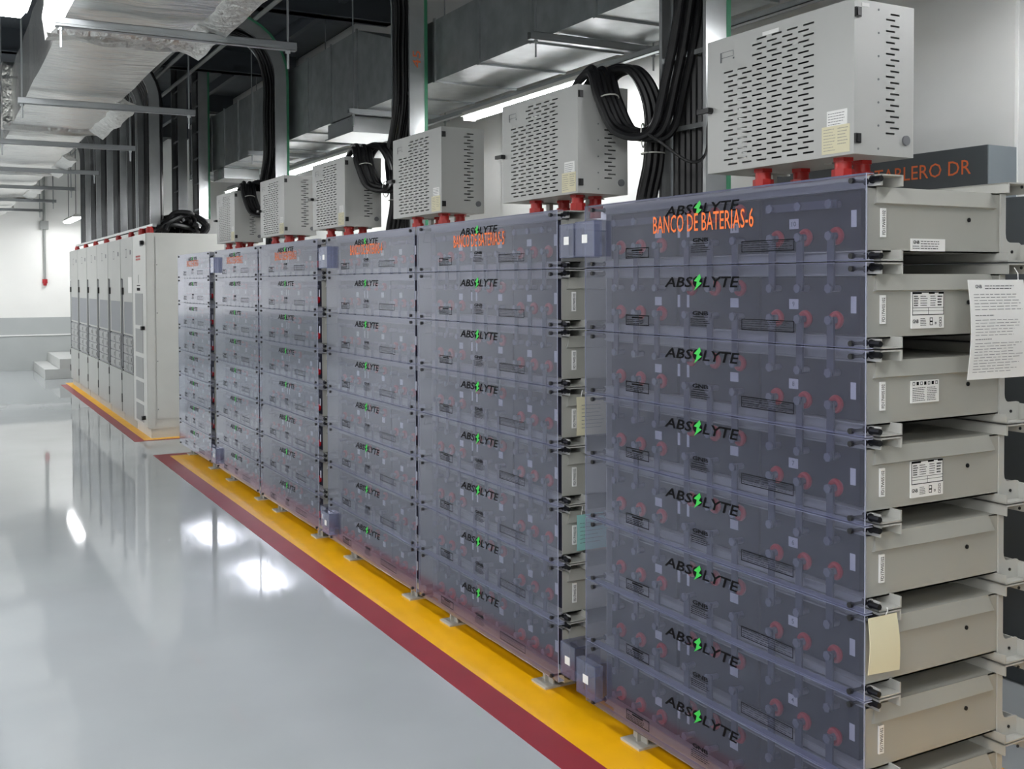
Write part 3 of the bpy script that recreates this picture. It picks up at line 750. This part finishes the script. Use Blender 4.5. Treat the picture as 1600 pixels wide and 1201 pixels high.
# ------------------------------------------------------------------ hanging aisle lamps
def pendant(x, y, z, L, label, wdt=.2):
    r = empty('pendant_lamp', (x, y, z)); tag(r, label, 'lamp', 'hanging batten lamps'); h = L / 2
    part('housing', MB().prism([(-wdt / 2, 0), (-wdt / 2 + .03, .05), (wdt / 2 - .03, .05), (wdt / 2, 0)], 'y', -h, h), 'lamp_body', r)
    part('diffuser', MB().prism([(-wdt / 2 + .01, -.001), (-wdt / 2 + .03, -.03), (wdt / 2 - .03, -.03), (wdt / 2 - .01, -.001)], 'y', -h + .01, h - .01), 'lamp_tube', r)
    for s in (-1, 1): part('cord', MB().cyl((0, s * h * .7, .05), (0, s * h * .7, ZC - z - .001), .006, 6), 'print_grey', r)
pendant(.17, 20.35, 2.76, 1.6, 'small lit lamp hanging in front of the far white wall', .16)
pendant(-1.76, 5.12, 2.95, 1.35, 'bright lamp at the top left corner beside the foil duct', .28)
for i, (x, y) in enumerate(((-1.78, 0.8), (-1.78, -2.2), (-3.6, 2.5), (-3.6, 6.5), (-3.6, 10.5), (-3.6, 14.5), (-3.6, 18.5), (-3.6, -1.5), (-2.4, 19.4), (-2.4, 16.2))):  # unseen lamps; the last two are added to brighten the far end wall
    pendant(x, y, 2.95, 1.5, 'batten lamp %s, outside the picture on the aisle side' % ('over the camera', 'behind the camera', 'left of the nearest bank', 'left of the middle banks', 'left of the far banks', 'left of the cabinets', 'left of the concrete steps', 'behind and left of the camera', 'added left of the far end wall to brighten it', 'added left of the farthest cabinet to brighten the far end')[i], .28)

# ------------------------------------------------------------------ foil wrapped duct over the aisle
fd = empty('foil_duct', (-1.215, 11, 2.82)); tag(fd, 'foil-wrapped insulated air duct above the aisle at upper left', 'air duct')
def fsec(y0, y1):
    m = MB(); N = 10; x0, x1, z0, z1 = -.285, .285, 0, .42; rings = []
    r = random.Random(int(y0 * 100)); per = [(x0, z0), (x0 + .14, z0 - .004), (x0 + .28, z0 - .007), (x0 + .43, z0 - .004), (x1, z0), (x1, z0 + .2), (x1, z1), (0, z1), (x0, z1), (x0, z0 + .2)]
    vs = []
    for i in range(N + 1):
        y = y0 + (y1 - y0) * i / N - 11
        for (a, b) in per: vs.append((a + r.uniform(-.006, .006), y, b + r.uniform(-.005, .005)))
    n = len(per); m.add(vs, [(i * n + k, i * n + (k + 1) % n, (i + 1) * n + (k + 1) % n, (i + 1) * n + k) for i in range(N) for k in range(n)] + [tuple(range(n)), tuple(N * n + k for k in range(n))])
    return m
JY = [5.55, 9.05, 12.6, 16.1, 18.9]
for a, b in zip([2.0] + JY, JY + [20.4]): part('duct_section', fsec(a + .002, b - .002), 'foil', fd)
def band(y):
    m = MB(); r = random.Random(int(y * 7)); vs = []; n = 0
    per = []
    for (xa, za, xb, zb) in ((-.345, -.022, .345, -.022), (.345, -.022, .345, .48), (.345, .48, -.345, .48), (-.345, .48, -.345, -.022)):
        for k in range(5): per.append((xa + (xb - xa) * k / 5, za + (zb - za) * k / 5))
    n = len(per); N = 6
    for i in range(N + 1):
        yy = y - 11 - .13 + .26 * i / N; f = 1.0 if 0 < i < N else .84
        for (a, b) in per: vs.append((a * f + r.uniform(-.012, .012), yy + r.uniform(-.015, .015), (b - .21) * f + .21 + r.uniform(-.012, .012)))
    m.add(vs, [(i * n + k, i * n + (k + 1) % n, (i + 1) * n + (k + 1) % n, (i + 1) * n + k) for i in range(N) for k in range(n)] + [tuple(range(n)), tuple(N * n + k for k in range(n))])
    return m
for y in JY: part('joint_wrap', band(y), 'foil_crumple', fd)
def flap(y0, y1):
    m = MB(); r = random.Random(int(y0 * 9)); N = 12; vs = []
    for i in range(N + 1):
        y = y0 + (y1 - y0) * i / N - 11
        for (a, b) in ((.27, -.004), (.33, -.03), (.40, -.045), (.405, -.025), (.34, .02), (.285, .06)):
            vs.append((a + r.uniform(-.012, .012), y, b + r.uniform(-.01, .01)))
    m.add(vs, [(i * 6 + k, i * 6 + (k + 1) % 6, (i + 1) * 6 + (k + 1) % 6, (i + 1) * 6 + k) for i in range(N) for k in range(6)] + [tuple(range(6)), tuple(N * 6 + k for k in range(6))])
    return m
for a, b in ((3.6, 5.65), (7.5, 9.1), (10.9, 12.6), (14.4, 16.1)): part('foil_flap', flap(a, b), 'foil_crumple', fd)
ordn = ('nearest', 'second', 'third', 'fourth', 'fifth', 'sixth', 'farthest')
for i, y in enumerate((5.12, 7.40, 9.57, 11.84, 13.95, 16.1, 18.2)):
    strut('support_strut', -1.56, -.46 - (.04 * (i > 1)), y, 2.765 if False else 2.748, '%s cross strut carrying the foil duct, counted from the camera' % ordn[i], 'struts under the foil duct', (-1.535, -.50 - (.04 * (i > 1))))

# ------------------------------------------------------------------ right side board
db = empty('switchboard', (1.75, 3.2, 0)); tag(db, 'dark grey switchboard with orange lettering TABLERO DR behind the nearest bank', 'switchboard')
part('body', MB().box(-.06, .075, -.62, .9, .06, 1.93).box(-.04, .075, -.6, .88, .002, .06), 'board_dark', db)
hd = part('header', MB().box(-.10, .0, -.405, .9, 1.935, 2.145), 'board_dark', db)
part('header_end', MB().box(-.098, .075, -.409, -.405, 1.936, 2.144), 'board_side', hd)
t = MB(); put_text(t, 'TABLERO DR', FX(-.1012), .08, 2.035, .50, .06, bold=.0); o = part('name_print', t, 'print_orange_dim', hd); o['label'] = 'orange lettering TABLERO DR'
part('door_seam', MB().box(-.064, -.06, .14, .146, .1, 1.9), 'black', db)
part('handle', MB().box(-.09, -.06, -.45, -.42, 1.05, 1.2), 'black', db)

# ------------------------------------------------------------------ far end: steps, conduit
st = empty('concrete_steps', (-.1, 20.4, 0)); tag(st, 'pale concrete steps at the far end beside the cabinets', 'steps')
part('step', MB().box(-.30, 1.2, -1.05, 1.18, .002, .165), 'concrete', st)
part('step', MB().box(-.06, 1.2, -1.0, 1.18, .165, .33), 'concrete', st)
cd = empty('wall_conduit', (-.185, 21.55, 1.6)); tag(cd, 'thin grey conduit with junction box and red fitting on the far white wall', 'conduit')
part('pipe', MB().cyl((0, .02, .1), (0, .02, 2.6), .022, 10), 'conduit_grey', cd)
part('junction_box', MB().box(-.07, .07, -.04, .05, 1.03, 1.19).cyl((0, -.045, 1.11), (0, -.04, 1.11), .04, 12), 'conduit_grey', cd)
part('red_fitting', MB().cyl((0, .02, .10), (0, .02, .02), .045, 12).cyl((0, .02, .02), (0, .02, -.02), .03, 12), 'red_plastic', cd)

# loose overhead conduits
tag(part('flexible_conduit', MB().tube(spline([(-.35, 6.4, 3.9), (-.36, 6.45, 3.55), (-.42, 6.5, 3.35), (-.55, 6.6, 3.2), (-.6, 6.6, 3.05)], 8), .018, 8), 'flex_green', None), 'pale green flexible conduit hanging from the dark ceiling', 'conduit')
for i, (x, z) in enumerate(((.15, 3.98), (.25, 3.98), (.5, 3.95))):
    tag(part('ceiling_conduit', MB().cyl((x, 1.5, z), (x, 21.5, z), .02, 8), 'conduit_grey', None), ('leftmost', 'middle', 'rightmost')[i] + ' of three thin conduits running along the dark ceiling', 'conduit', 'conduits along the ceiling')
print('objects', len(bpy.data.objects))
